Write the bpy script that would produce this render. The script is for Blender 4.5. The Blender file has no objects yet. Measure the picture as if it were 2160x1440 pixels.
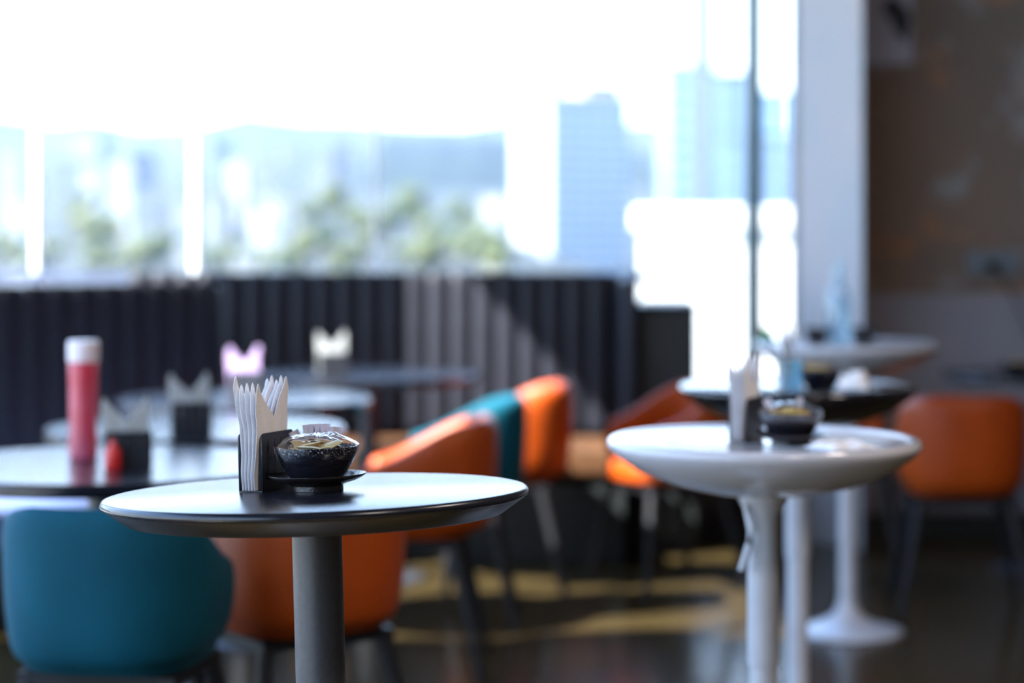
import bpy, bmesh, math, random
from mathutils import Vector, Matrix, Euler, noise
random.seed(7)
C = bpy.context.scene.collection
S = bpy.context.scene
R = math.radians
F, HX, HY, CAMZ = 4600.0, 1080.0, 480.0, 1.316      # focal length in pixels of the 2160 px frame, horizon row, eye height

# ------------------------------------------------------------------ camera, sky, sun, exposure
cam = bpy.data.objects.new('camera', bpy.data.cameras.new('camera'))
C.objects.link(cam)
cam.location = (0, 0, CAMZ)
cam.rotation_euler = (R(90), 0, 0)
cam.data.sensor_width = 36
cam.data.lens = F / 2160 * 36
cam.data.shift_y = -(720 - HY) / 2160
cam.data.clip_end = 9000
cam.data.dof.use_dof = True
cam.data.dof.focus_distance = 3.0
cam.data.dof.aperture_fstop = 2.0
S.camera = cam

w = bpy.data.worlds.new('sky')
S.world = w
w.use_nodes = True
nt = w.node_tree
nt.nodes.clear()
out = nt.nodes.new('ShaderNodeOutputWorld')
bg = nt.nodes.new('ShaderNodeBackground')
tc = nt.nodes.new('ShaderNodeTexCoord')
sep = nt.nodes.new('ShaderNodeSeparateXYZ')
rmp = nt.nodes.new('ShaderNodeValToRGB')
nt.links.new(tc.outputs['Generated'], sep.inputs[0])
nt.links.new(sep.outputs['Z'], rmp.inputs[0])
nt.links.new(rmp.outputs[0], bg.inputs[0])
nt.links.new(bg.outputs[0], out.inputs[0])
e = rmp.color_ramp.elements
e[0].position = 0.0; e[0].color = (0.74, 0.88, 1.04, 1)
e[1].position = 0.16; e[1].color = (0.66, 0.84, 1.10, 1)
n_ = rmp.color_ramp.elements.new(0.55); n_.color = (0.38, 0.66, 1.25, 1)
n_ = rmp.color_ramp.elements.new(1.0); n_.color = (0.30, 0.54, 1.10, 1)
bg.inputs[1].default_value = 3.0

SUN = Vector((1.0, 0.60, -1.036)).normalized()
sun = bpy.data.objects.new('sun', bpy.data.lights.new('sun', 'SUN'))
C.objects.link(sun)
sun.rotation_euler = SUN.to_track_quat('-Z', 'Y').to_euler()
sun.location = (-12, -4, 14)
sun.data.energy = 20.0
sun.data.color = (1.0, 0.96, 0.90)
sun.data.angle = R(0.55)

for lx, ly in ((1.7, .6), (2.4, 3.6)):                       # warm fill lights added out of frame to brighten the right-hand sides
    la = bpy.data.objects.new('ceiling_lamp', bpy.data.lights.new('ceiling_lamp', 'AREA'))
    C.objects.link(la)
    la.location = (lx, ly, 3.85)
    la.data.size = .7
    la.data.energy = 42
    la.data.color = (1.0, .87, .79)

S.view_settings.view_transform = 'Standard'
S.view_settings.look = 'None'
S.view_settings.gamma = 1
S.view_settings.use_curve_mapping = False
S.view_settings.exposure = 0.75
S.cycles.use_denoising = True
S.cycles.max_bounces = 10
S.cycles.transparent_max_bounces = 16
S.cycles.sample_clamp_indirect = 6.0
S.cycles.caustics_reflective = False
S.cycles.caustics_refractive = False

# ------------------------------------------------------------------ materials
MATS = {}
def mat(name, col, rough=0.5, metal=0.0, spec=0.5, col2=None, scale=8.0, bump=0.0, bscale=60.0, sheen=0.0, coat=0.0,
        trans=0.0, alpha=1.0, stretch=None):
    m = bpy.data.materials.new(name)
    m.use_nodes = True
    t = m.node_tree
    b = t.nodes['Principled BSDF']
    b.inputs['Base Color'].default_value = (*col, 1)
    b.inputs['Roughness'].default_value = rough
    b.inputs['Metallic'].default_value = metal
    b.inputs['Specular IOR Level'].default_value = spec
    if sheen:
        b.inputs['Sheen Weight'].default_value = sheen
        b.inputs['Sheen Roughness'].default_value = 0.35
        b.inputs['Sheen Tint'].default_value = (*[min(1, c * 1.5 + .35) for c in col], 1)
    b.inputs['Coat Weight'].default_value = coat
    b.inputs['Coat Roughness'].default_value = 0.05
    b.inputs['Transmission Weight'].default_value = trans
    b.inputs['Alpha'].default_value = alpha
    co = t.nodes.new('ShaderNodeTexCoord')
    src = co.outputs['Object']
    if stretch:
        mp = t.nodes.new('ShaderNodeMapping')
        mp.inputs['Scale'].default_value = stretch
        t.links.new(src, mp.inputs[0])
        src = mp.outputs[0]
    if col2 is None:
        col2 = tuple(c * 0.86 for c in col)
    nz = t.nodes.new('ShaderNodeTexNoise')
    nz.inputs['Scale'].default_value = scale
    nz.inputs['Detail'].default_value = 5
    t.links.new(src, nz.inputs['Vector'])
    cr = t.nodes.new('ShaderNodeValToRGB')
    cr.color_ramp.elements[0].position = 0.35
    cr.color_ramp.elements[1].position = 0.68
    cr.color_ramp.elements[0].color = (*col, 1)
    cr.color_ramp.elements[1].color = (*col2, 1)
    t.links.new(nz.outputs[0], cr.inputs[0])
    t.links.new(cr.outputs[0], b.inputs['Base Color'])
    if bump:
        n2 = t.nodes.new('ShaderNodeTexNoise')
        n2.inputs['Scale'].default_value = bscale
        t.links.new(co.outputs['Object'], n2.inputs['Vector'])
        bp = t.nodes.new('ShaderNodeBump')
        bp.inputs['Strength'].default_value = bump
        bp.inputs['Distance'].default_value = 0.004
        t.links.new(n2.outputs[0], bp.inputs['Height'])
        t.links.new(bp.outputs[0], b.inputs['Normal'])
    MATS[name] = m
    return m

def film_mat(name, tint, refl, rough):                     # thin clear sheet: passes light straight through, reflects a little
    m = bpy.data.materials.new(name)
    m.use_nodes = True
    t = m.node_tree
    t.nodes.clear()
    o = t.nodes.new('ShaderNodeOutputMaterial')
    mx = t.nodes.new('ShaderNodeMixShader')
    tr = t.nodes.new('ShaderNodeBsdfTransparent')
    gl = t.nodes.new('ShaderNodeBsdfGlossy')
    fr = t.nodes.new('ShaderNodeLayerWeight')              # Schlick: .04 + .96 (1 - cos)^5, the same from both sides
    fr.inputs[0].default_value = .5
    pw_ = t.nodes.new('ShaderNodeMath'); pw_.operation = 'POWER'; pw_.inputs[1].default_value = 5
    mu = t.nodes.new('ShaderNodeMath')
    mu.operation = 'MULTIPLY_ADD'
    mu.use_clamp = True
    mu.inputs[1].default_value = .96 * min(refl, 1)
    mu.inputs[2].default_value = .04 * refl
    t.links.new(fr.outputs['Facing'], pw_.inputs[0])
    tr.inputs[0].default_value = (*tint, 1)
    gl.inputs[1].default_value = rough
    t.links.new(pw_.outputs[0], mu.inputs[0])
    t.links.new(mu.outputs[0], mx.inputs[0])
    t.links.new(tr.outputs[0], mx.inputs[1])
    t.links.new(gl.outputs[0], mx.inputs[2])
    t.links.new(mx.outputs[0], o.inputs[0])
    return m

M_floor = mat('floor_wood', (.056, .039, .0145), .2, spec=.2, col2=(.030, .021, .0095), scale=3, bump=.04, bscale=30, stretch=(1.5, 14, 1))
M_subfloor = mat('subfloor', (.02, .018, .016), .8)
M_ceil = mat('ceiling_paint', (.12, .12, .125), .9)
M_dark_wall = mat('dark_plaster', (.075, .06, .052), .9, col2=(.055, .045, .04), scale=2)
M_grey_panel = mat('grey_panel', (.27, .26, .30), .75, col2=(.24, .23, .27), scale=3)
M_column = mat('column_plaster', (.43, .435, .45), .85, col2=(.50, .45, .45), scale=2.2, bump=.1)
M_white_frame = mat('white_frame', (.86, .86, .85), .4)
M_dark_frame = mat('dark_frame', (.05, .12, .15), .35, metal=.3)
M_glass = film_mat('window_glass', (.97, .99, .99), .5, 0.0)
M_bench = mat('black_leather', (.0175, .0185, .0275), .5, spec=.26, col2=(.0135, .0145, .022), scale=14, bump=.12, bscale=120)
MATS['black_leather'].node_tree.nodes['Principled BSDF'].inputs['IOR'].default_value = 1.5
M_seat_tan = mat('brown_leather', (.10, .042, .016), .5, col2=(.08, .034, .013))
M_seat_blue = mat('blue_fabric', (.13, .18, .36), .8, col2=(.11, .16, .33), scale=20)
M_ledge = mat('blue_grey_ledge', (.085, .11, .20), .6)
M_black = mat('black_lacquer', (.006, .007, .012), .24, spec=.5, col2=(.010, .011, .017), scale=40, bump=.012, bscale=14)
M_black_edge = mat('black_edge', (.016, .014, .015), .28, spec=.8, col2=(.022, .019, .018), scale=40)
M_pole_black = mat('black_powder_coat', (.045, .046, .054), .42, col2=(.036, .037, .045), scale=120, bump=.12, bscale=700)
M_white_gloss = mat('white_gloss', (.56, .56, .60), .12, col2=(.53, .53, .58), coat=.3)
M_white_metal = mat('white_metal', (.60, .61, .65), .25)
M_black_gloss = mat('black_gloss', (.008, .008, .012), .1, coat=.4)
M_orange = mat('orange_leather', (.40, .058, .003), .45, spec=.35, col2=(.34, .048, .002), scale=9, bump=.1, bscale=150)
M_teal = mat('teal_velvet', (.0003, .078, .120), .75, spec=.2, col2=(.0003, .058, .092), scale=5, sheen=.06)
M_leg = mat('black_leg', (.009, .009, .012), .5, spec=.3)
M_steel = mat('brushed_steel', (.55, .56, .58), .22, metal=1.0)
M_holder = mat('black_steel_plate', (.017, .019, .026), .35, col2=(.022, .024, .032), scale=60)
M_napkin = mat('white_tissue', (.86, .85, .87), .9, col2=(.82, .81, .84), scale=90, bump=.25, bscale=420)
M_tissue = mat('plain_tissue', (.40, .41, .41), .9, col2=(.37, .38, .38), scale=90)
M_napkin_lilac = mat('lilac_tissue', (.40, .29, .50), .9, col2=(.37, .27, .46), scale=90)
M_clay = mat('black_glaze', (.010, .010, .014), .16, col2=(.02, .018, .022), scale=90, bump=.35, bscale=220)
M_saucer = mat('brown_black_glaze', (.018, .013, .014), .28, col2=(.03, .022, .02), scale=60, bump=.2, bscale=200)
M_film = film_mat('cling_film', (.97, .97, .98), 2.6, .06)
M_sachet = mat('tan_sachet', (.55, .38, .17), .35, col2=(.42, .28, .12), scale=30)
M_sachet_b = mat('yellow_sachet', (.72, .60, .30), .35, col2=(.60, .48, .22), scale=30)
M_paper = mat('lilac_paper', (.66, .64, .76), .7, col2=(.60, .58, .70), scale=80)
M_yellow = mat('yellow_snack', (.62, .44, .11), .6, col2=(.50, .33, .07), scale=50)
M_red = mat('red_plastic', (.72, .05, .09), .25, col2=(.78, .16, .26), scale=7, trans=.25)
M_redcap = mat('pink_white_cap', (.86, .74, .78), .35)
M_redsmall = mat('red_gloss', (.75, .03, .03), .3)
M_bottle = film_mat('pale_blue_glass', (.72, .88, .96), 3.0, .03)
M_lime = mat('lime_green', (.35, .55, .10), .5, col2=(.65, .60, .12), scale=30)
M_tealpot = mat('green_glaze', (.02, .22, .18), .3)
M_cabinet = mat('charcoal_cabinet', (.018, .022, .024), .5)
M_ext_white = mat('white_render', (.5, .495, .475), .85, col2=(.47, .465, .45), scale=2)
M_tower = mat('pale_concrete', (.37, .385, .39), .8, col2=(.33, .35, .36), scale=.2)
M_tower_grey = mat('grey_concrete', (.11, .12, .13), .8, scale=.2)
M_tower_win = mat('dark_window', (.16, .20, .25), .2)
M_blue_glass = mat('blue_facade', (.09, .165, .25), .25, col2=(.075, .14, .22), scale=.1)
M_pale_glass = mat('pale_facade', (.20, .29, .37), .3, scale=.1)
M_brown_roof = mat('brown_roof', (.34, .27, .19), .8)
M_city = [mat('city_white', (.24, .245, .24), .8), mat('city_grey', (.09, .10, .11), .8), mat('city_sand', (.19, .175, .15), .8)]
M_tree = [mat('tree_green', (.048, .064, .022), .8, scale=.6, col2=(.072, .078, .028)), mat('tree_dark', (.033, .052, .018), .8, scale=.6, col2=(.05, .062, .022))]
M_trunk = mat('bark', (.09, .06, .04), .9)
M_hill = mat('hill_ground', (.018, .024, .019), .95, col2=(.028, .031, .025), scale=.02)
M_ridge = mat('ridge_forest', (.010, .019, .016), .95, col2=(.014, .024, .017), scale=.03)
M_terr = mat('terrace_concrete', (.40, .38, .35), .9)
M_slab = mat('slab_paint', (.5, .5, .5), .9)
M_poster = mat('poster_paper', (.42, .42, .52), .7)
M_ink = mat('black_ink', (.012, .014, .02), .7)
M_socket = mat('grey_socket', (.16, .19, .23), .4)

def wall_material():                                        # bare brown plaster with pale and rust blotches
    m = bpy.data.materials.new('brown_plaster')
    m.use_nodes = True
    t = m.node_tree
    b = t.nodes['Principled BSDF']
    b.inputs['Roughness'].default_value = .92
    co = t.nodes.new('ShaderNodeTexCoord')
    def layer(scale, p0, p1, seed):
        mp = t.nodes.new('ShaderNodeMapping')
        mp.inputs['Location'].default_value = (seed, seed * .7, seed * 1.3)
        t.links.new(co.outputs['Object'], mp.inputs[0])
        nz = t.nodes.new('ShaderNodeTexNoise')
        nz.inputs['Scale'].default_value = scale
        nz.inputs['Detail'].default_value = 4
        t.links.new(mp.outputs[0], nz.inputs['Vector'])
        mr = t.nodes.new('ShaderNodeMapRange')
        mr.inputs[1].default_value = p0
        mr.inputs[2].default_value = p1
        t.links.new(nz.outputs[0], mr.inputs[0])
        return mr.outputs[0]
    def mix(fac, a, bcol):
        mx = t.nodes.new('ShaderNodeMix')
        mx.data_type = 'RGBA'
        t.links.new(fac, mx.inputs[0])
        if isinstance(a, tuple): mx.inputs[6].default_value = (*a, 1)
        else: t.links.new(a, mx.inputs[6])
        mx.inputs[7].default_value = (*bcol, 1)
        return mx.outputs[2]
    c = mix(layer(1.6, .35, .7, 0), (.22, .155, .12), (.16, .13, .115))
    c = mix(layer(3.2, .55, .68, 4), c, (.36, .17, .08))
    c = mix(layer(4.5, .58, .70, 9), c, (.27, .27, .28))
    t.links.new(c, b.inputs['Base Color'])
    return m
M_brown_wall = wall_material()

def bowl_material():                                        # black glaze with pale flecks in a band below the rim
    m = M_clay.copy()
    m.name = 'flecked_black_glaze'
    t = m.node_tree
    b = t.nodes['Principled BSDF']
    co = t.nodes.new('ShaderNodeTexCoord')
    nz = t.nodes.new('ShaderNodeTexNoise')
    nz.inputs['Scale'].default_value = 420
    nz.inputs['Detail'].default_value = 2
    t.links.new(co.outputs['Object'], nz.inputs['Vector'])
    mr = t.nodes.new('ShaderNodeMapRange')
    mr.inputs[1].default_value = .58
    mr.inputs[2].default_value = .66
    t.links.new(nz.outputs[0], mr.inputs[0])
    sp = t.nodes.new('ShaderNodeSeparateXYZ')
    t.links.new(co.outputs['Object'], sp.inputs[0])
    n2 = t.nodes.new('ShaderNodeTexNoise')
    n2.inputs['Scale'].default_value = 70
    t.links.new(co.outputs['Object'], n2.inputs['Vector'])
    ad = t.nodes.new('ShaderNodeMath')
    ad.operation = 'MULTIPLY_ADD'
    ad.inputs[1].default_value = .022
    t.links.new(n2.outputs[0], ad.inputs[0])
    t.links.new(sp.outputs['Z'], ad.inputs[2])
    band = t.nodes.new('ShaderNodeMapRange')
    band.inputs[1].default_value = .046
    band.inputs[2].default_value = .055
    t.links.new(ad.outputs[0], band.inputs[0])
    mul = t.nodes.new('ShaderNodeMath')
    mul.operation = 'MULTIPLY'
    t.links.new(mr.outputs[0], mul.inputs[0])
    t.links.new(band.outputs[0], mul.inputs[1])
    mx = t.nodes.new('ShaderNodeMix')
    mx.data_type = 'RGBA'
    mx.inputs[6].default_value = (.010, .010, .015, 1)
    mx.inputs[7].default_value = (.55, .50, .50, 1)
    t.links.new(mul.outputs[0], mx.inputs[0])
    t.links.new(mx.outputs[2], b.inputs['Base Color'])
    return m
M_bowl = bowl_material()

# ------------------------------------------------------------------ mesh helpers
def at(px, py, D):
    return Vector(((px - HX) / F * D, D, CAMZ - (py - HY) / F * D))

class MB:
    def __init__(s): s.v = []; s.f = []
    def add(s, vs, fs, M=None):
        o = len(s.v)
        s.v += [tuple(M @ Vector(p)) if M else tuple(p) for p in vs]
        s.f += [tuple(i + o for i in f) for f in fs]
        return s
    def box(s, x0, x1, y0, y1, z0, z1, M=None):
        vs = [(x, y, z) for z in (z0, z1) for y in (y0, y1) for x in (x0, x1)]
        return s.add(vs, [(0, 2, 3, 1), (4, 5, 7, 6), (0, 1, 5, 4), (2, 6, 7, 3), (0, 4, 6, 2), (1, 3, 7, 5)], M)
    def lathe(s, prof, n=48, M=None):
        vs = []; fs = []
        for r, z in prof:
            for k in range(n):
                a = 2 * math.pi * k / n
                vs.append((r * math.cos(a), r * math.sin(a), z))
        for i in range(len(prof) - 1):
            for k in range(n):
                k2 = (k + 1) % n
                fs.append((i * n + k, i * n + k2, (i + 1) * n + k2, (i + 1) * n + k))
        if prof[0][0] > 1e-6: fs.append(tuple(range(n - 1, -1, -1)))
        if prof[-1][0] > 1e-6: fs.append(tuple((len(prof) - 1) * n + k for k in range(n)))
        return s.add(vs, fs, M)
    def tube(s, pts, rads, n=12):
        pts = [Vector(p) for p in pts]
        if not isinstance(rads, (list, tuple)): rads = [rads] * len(pts)
        vs = []; fs = []
        for i, p in enumerate(pts):
            d = (pts[min(i + 1, len(pts) - 1)] - pts[max(i - 1, 0)]).normalized()
            q = d.to_track_quat('Z', 'Y')
            for k in range(n):
                a = 2 * math.pi * k / n
                vs.append(p + q @ Vector((rads[i] * math.cos(a), rads[i] * math.sin(a), 0)))
        for i in range(len(pts) - 1):
            for k in range(n):
                k2 = (k + 1) % n
                fs.append((i * n + k, i * n + k2, (i + 1) * n + k2, (i + 1) * n + k))
        fs.append(tuple(range(n - 1, -1, -1)))
        fs.append(tuple((len(pts) - 1) * n + k for k in range(n)))
        return s.add(vs, fs)
    def mesh(s, name, smooth=None):
        me = bpy.data.meshes.new(name)
        me.from_pydata(s.v, [], s.f)
        bm = bmesh.new(); bm.from_mesh(me)
        bmesh.ops.remove_doubles(bm, verts=bm.verts, dist=1e-6)
        bmesh.ops.recalc_face_normals(bm, faces=bm.faces)
        bm.to_mesh(me); bm.free()
        if smooth is not None:
            me.shade_smooth()
            me.set_sharp_from_angle(angle=R(smooth))
        return me
    def obj(s, name, m, parent=None, smooth=None, loc=None, bevel=0, seg=2, subsurf=0):
        o = bpy.data.objects.new(name, s.mesh(name, smooth))
        o.data.materials.append(m)
        C.objects.link(o)
        if parent: o.parent = parent
        if loc: o.location = loc
        if bevel:
            b = o.modifiers.new('bevel', 'BEVEL'); b.width = bevel; b.segments = seg; b.limit_method = 'ANGLE'
        if subsurf:
            b = o.modifiers.new('subsurf', 'SUBSURF'); b.levels = subsurf; b.render_levels = subsurf
        return o

def tag(o, label=None, cat=None, group=None, kind=None):
    if label: o['label'] = label
    if cat: o['category'] = cat
    if group: o['group'] = group
    if kind: o['kind'] = kind
    return o
def thing(name, label, cat, loc=(0, 0, 0), rz=0.0, group=None):
    o = bpy.data.objects.new(name, None)
    o.empty_display_size = .1
    C.objects.link(o)
    o.location = loc
    o.rotation_euler = (0, 0, rz)
    return tag(o, label, cat, group)
def child(name, me, m, parent, mw=None, smooth=None):       # an object on shared mesh data
    o = bpy.data.objects.new(name, me)
    if not me.materials: me.materials.append(m)
    C.objects.link(o)
    o.parent = parent
    if mw is not None: o.matrix_local = mw
    return o
def copy_tree(o, parent=None):
    c = o.copy(); C.objects.link(c)
    if parent: c.parent = parent
    for ch in o.children: copy_tree(ch, c)
    return c
T = Matrix.Translation

# ------------------------------------------------------------------ the room
XL, XR, YB, YF, HC = -2.45, 3.4, 9.45, -4.0, 3.9
fl = MB().box(XL - .2, XR + .2, YF - .2, YB + .2, -.2, -.014).obj('floor', M_subfloor)
tag(fl, 'dark wooden plank floor of the room', kind='structure')
plank = MB().box(-.899, .899, -.0885, .0885, -.013, 0).mesh('plank')
plank.materials.append(M_floor)
for i in range(75):
    y = YF + .09 + i * .18
    if y > YB - .05: break
    off = (i * .67) % 1.8
    x = XL - .9 + off
    while x < XR + .9:
        a, b = max(x - .899, XL), min(x + .899, XR)
        if b - a > .15:
            p = child('plank', plank, M_floor, fl, T(((a + b) / 2, y, 0)) @ Matrix.Scale((b - a) / 1.798, 4, (1, 0, 0)))
        x += 1.8
ce = MB().box(XL - .2, XR + .2, YF - .2, YB + .2, HC, HC + .2).obj('ceiling', M_ceil); tag(ce, 'dark ceiling of the room', kind='structure')
wf = MB().box(XL - .2, XR + .2, YF - .2, YF, 0, HC).obj('wall_front', M_dark_wall); tag(wf, 'plain wall behind the viewer', kind='structure')
wr = MB().box(XR, XR + .2, YF, YB + .2, 0, HC).obj('wall_right', M_dark_wall); tag(wr, 'brown side wall at the right', kind='structure')
wb = MB().box(1.235, XR, 9.3, YB + .2, 0, HC).obj('wall_back', M_brown_wall); tag(wb, 'bare brown plaster wall beside the window', kind='structure')
co_ = MB().add([(x, y, z) for z in (0, HC) for x, y in ((1.222, 9.2), (1.424, 8.85), (1.43, 9.298), (1.222, 9.298))],
               [(3, 2, 1, 0), (4, 5, 6, 7)] + [(i, (i + 1) % 4, (i + 1) % 4 + 4, i + 4) for i in range(4)]).obj('column', M_column, bevel=.008)
tag(co_, 'pale grey plaster column at the end of the window', kind='structure')
da = MB().box(1.434, XR - .002, 9.27, 9.298, .1, 1.035).obj('trim_1', M_grey_panel, bevel=.003); tag(da, 'grey dado panel along the foot of the brown wall', kind='structure')
bb = MB().box(1.434, XR - .002, 9.275, 9.298, 0, .098).obj('baseboard_back', M_cabinet); tag(bb, 'dark baseboard', kind='structure')
# left wall: glazed between two piers
wl = MB().box(XL - .2, XL, YF, -3.6, 0, HC).box(XL - .2, XL, 7.86, 8.25, 0, HC).box(XL - .2, XL, -3.6, 7.86, 3.68, HC).box(XL - .2, XL, 8.25, YB + .2, 3.68, HC) \
    .box(XL - .2, XL, -3.6, 7.86, 0, .12).box(XL - .2, XL, 8.25, YB + .2, 0, .12).obj('wall_left', M_dark_wall)
tag(wl, 'glazed left wall with a pier near the corner', kind='structure')
w2 = thing('window_2', 'tall glazing in the left wall', None); del_ = None
tag(w2, kind='structure')
ys = [-3.6, -1.9, -.2, 1.5, 3.2, 5.2, 7.86]
for y in ys[1:-1]:
    MB().box(XL - .13, XL - .07, y - .025, y + .025, .12, 3.68).obj('mullion', M_dark_frame, w2)
for a, b in list(zip(ys[:-1], ys[1:])) + [(8.25, 9.6)]:
    MB().box(XL - .105, XL - .095, a + .03, b - .03, .125, 3.675).obj('pane', M_glass, w2)
# back wall: glazed from the left corner to the column
w1 = thing('window_1', 'wide tall window across the back of the room', None)
tag(w1, kind='structure')
MB().box(XL, 1.23, 9.36, 9.60, 0, .58).obj('sill', M_dark_wall, w1)
MB().box(XL, 1.23, 9.42, 9.58, 3.7, HC).obj('head', M_dark_frame, w1)
mx_ = [(-2.06, .028), (-1.37, .036), (-.59, .020)]
for x, wd in mx_:
    MB().tube([(x, 9.44, .585), (x, 9.44, 3.695)], wd / 2, 20).obj('mullion', M_white_frame, w1, smooth=60)
MB().box(1.046 - .03, 1.046 + .03, 9.38, 9.52, .582, 3.698).obj('corner_post', M_dark_frame, w1, bevel=.004)['label'] = 'dark steel window post'
edges = [XL + .01] + [m[0] for m in mx_] + [1.046, 1.225]
for a, b in zip(edges[:-1], edges[1:]):
    MB().box(a + .03, b - .03, 9.46, 9.468, .585, 3.695).obj('pane', M_glass, w1)
MB().box(XL, .98, 9.37, 9.43, 1.085, 1.12).obj('window_ledge', M_ledge, w1)['label'] = 'pale blue grey ledge above the bench'

# terrace outside the left glazing, and an unseen slab added above to block sun
tr = MB().box(-10.4, XL - .2, -1.42, 2.2, 8.0, 8.3).obj('roof', M_slab); tag(tr, 'unseen slab added to block sun outside the left glazing', kind='structure')
tf = MB().box(-8.0, XL - .2, YF - 1, 10, -.2, -.02).obj('pavement', M_terr); tag(tf, 'concrete terrace outside the left glazing', kind='structure')

# ------------------------------------------------------------------ benches
def channel_mesh(wd, z0, z1, dep=.035, n=8):
    m = MB(); sec = []
    for k in range(n + 1):
        a = math.pi * k / n
        sec.append((-math.cos(a) * wd / 2, -math.sin(a) ** .7 * dep))
    zs = [(z0, .55), (z0 + .02, .85), (z0 + .05, 1), (z1 - .05, 1), (z1 - .02, .85), (z1, .55)]
    vs = [(x, y * s, z) for z, s in zs for x, y in sec]
    N = n + 1; fs = []
    for i in range(len(zs) - 1):
        for k in range(n): fs.append((i * N + k, i * N + k + 1, (i + 1) * N + k + 1, (i + 1) * N + k))
        fs.append((i * N + n, i * N, (i + 1) * N, (i + 1) * N + n))
    fs.append(tuple(range(n, -1, -1))); fs.append(tuple((len(zs) - 1) * N + k for k in range(N)))
    return m.add(vs, fs).mesh('backrest_channel', 50)

def rounded_slab(x0, x1, y0, y1, z0, z1): return MB().box(x0, x1, y0, y1, z0, z1)

b2 = thing('banquette', 'long black channel tufted banquette under the window, partly sunlit', 'bench', (0, 9.1, 0))
ch = channel_mesh(.0945, .46, 1.128)
x = -1.55; k = 0
while x < .40:
    child('backrest_channel', ch, M_bench, b2, T((x, 0, 0)))
    x += .0955
MB().box(-1.6, .46, .002, .09, .30, 1.12).obj('back_board', M_bench, b2, bevel=.012)
MB().box(-1.6, .44, -.52, -.056, .33, .455).obj('seat', M_seat_tan, b2, bevel=.03, seg=4)['label'] = 'brown leather seat'
MB().box(-1.58, .44, -.49, .09, .0, .298).obj('base', M_cabinet, b2)
MB().box(.445, .505, -.40, .09, .0, 1.118).obj('end_panel', M_bench, b2, bevel=.025, seg=4)

P0, P1 = Vector((-2.2, 7.28, 0)), Vector((-1.075, 8.2, 0))
ang = math.atan2(P1.y - P0.y, P1.x - P0.x); L = (P1 - P0).length
b1 = thing('banquette', 'dark banquette with high curved corner back at the left, in shade, with pale blue seat', 'bench', P0, ang)
ch1 = channel_mesh(.098, .44, 1.112, dep=.018)
n1 = int((L - .05) / .1)
for i in range(n1):
    child('backrest_channel', ch1, M_bench, b1, T((.06 + i * .1, 0, 0)))
MB().box(0, L, .002, .10, .28, 1.105).obj('back_board', M_bench, b1, bevel=.03, seg=4)
MB().box(0, L - .02, -.55, -.056, .28, .415).obj('seat', M_seat_blue, b1, bevel=.03, seg=4)['label'] = 'pale blue seat'
MB().box(.02, L - .04, -.5, .09, 0, .278).obj('base', M_cabinet, b1)

cb = thing('cabinet', 'low charcoal cabinet between the banquette end and the window post', 'cabinet', (.63, 9.05, 0))
MB().box(-.115, .115, -.25, .25, .06, .985).obj('body', M_cabinet, cb, bevel=.004)
MB().box(-.11, .11, -.268, -.252, .08, .96).obj('door', M_cabinet, cb, bevel=.004)
MB().box(-.12, .12, -.27, .255, .987, 1.008).obj('top', M_cabinet, cb, bevel=.004)
MB().box(-.10, .10, -.23, .24, 0, .058).obj('plinth', M_leg, cb)

# ------------------------------------------------------------------ bistro tables
def dish_profile(r):
    top = [(0, -.007), (r - .035, -.007), (r - .022, -.004), (r - .012, 0), (r - .004, -.003), (r, -.012), (r - .003, -.020)]
    under = [(r - .016, -.034), (r - .06, -.064), (r - .12, -.088), (r - .19, -.104), (.05, -.110), (.046, -.125), (.0, -.125)]
    return top + under
def pedestal(t, h, m, lever=True):
    MB().lathe([(0, h - .126), (.044, h - .126), (.036, h - .14), (.0305, h - .15), (.0305, h - .43), (.029, h - .437), (0, h - .437)], 32).obj('sleeve', m, t, smooth=40)
    MB().lathe([(0, h - .438), (.0265, h - .438), (.0265, .112), (0, .112)], 32).obj('pole', m, t, smooth=40)
    MB().lathe([(0, .112), (.029, .112), (.032, .09), (.045, .066), (.075, .045), (.12, .028), (.165, .018), (.180, .012), (.182, .006), (.178, 0), (0, 0)], 56).obj('base', m, t, smooth=50)
    if lever:
        MB().tube([(-.026, -.02, h - .105), (-.036, -.03, h - .13), (-.028, -.035, h - .17), (-.030, -.035, h - .20), (-.046, -.036, h - .25)],
                  [.005, .006, .007, .007, .006], 10).obj('lever', m, t, smooth=60)

def bistro(px, D, h, mtop, mleg, label):
    t = thing('bistro_table', label, 'table', ((px - HX) / F * D, D, 0))
    MB().lathe([(r, z + h) for r, z in dish_profile(.30)], 96).obj('tabletop', mtop, t, smooth=50)
    pedestal(t, h, mleg)
    return t
T1 = bistro(1610, 4.18, .915, M_white_gloss, M_white_metal, 'glossy white round bistro table with lever, carrying bowl and napkins, right of middle')
T2 = bistro(1682, 5.52, .920, M_black_gloss, M_white_metal, 'black topped round bistro table on white column just behind the nearest white table')
T3 = bistro(1787, 7.08, .945, M_white_gloss, M_white_metal, 'white round bistro table farthest back, beside the pale column, trumpet base visible')
T2.children[0]['label'] = 'black dished top'

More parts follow.
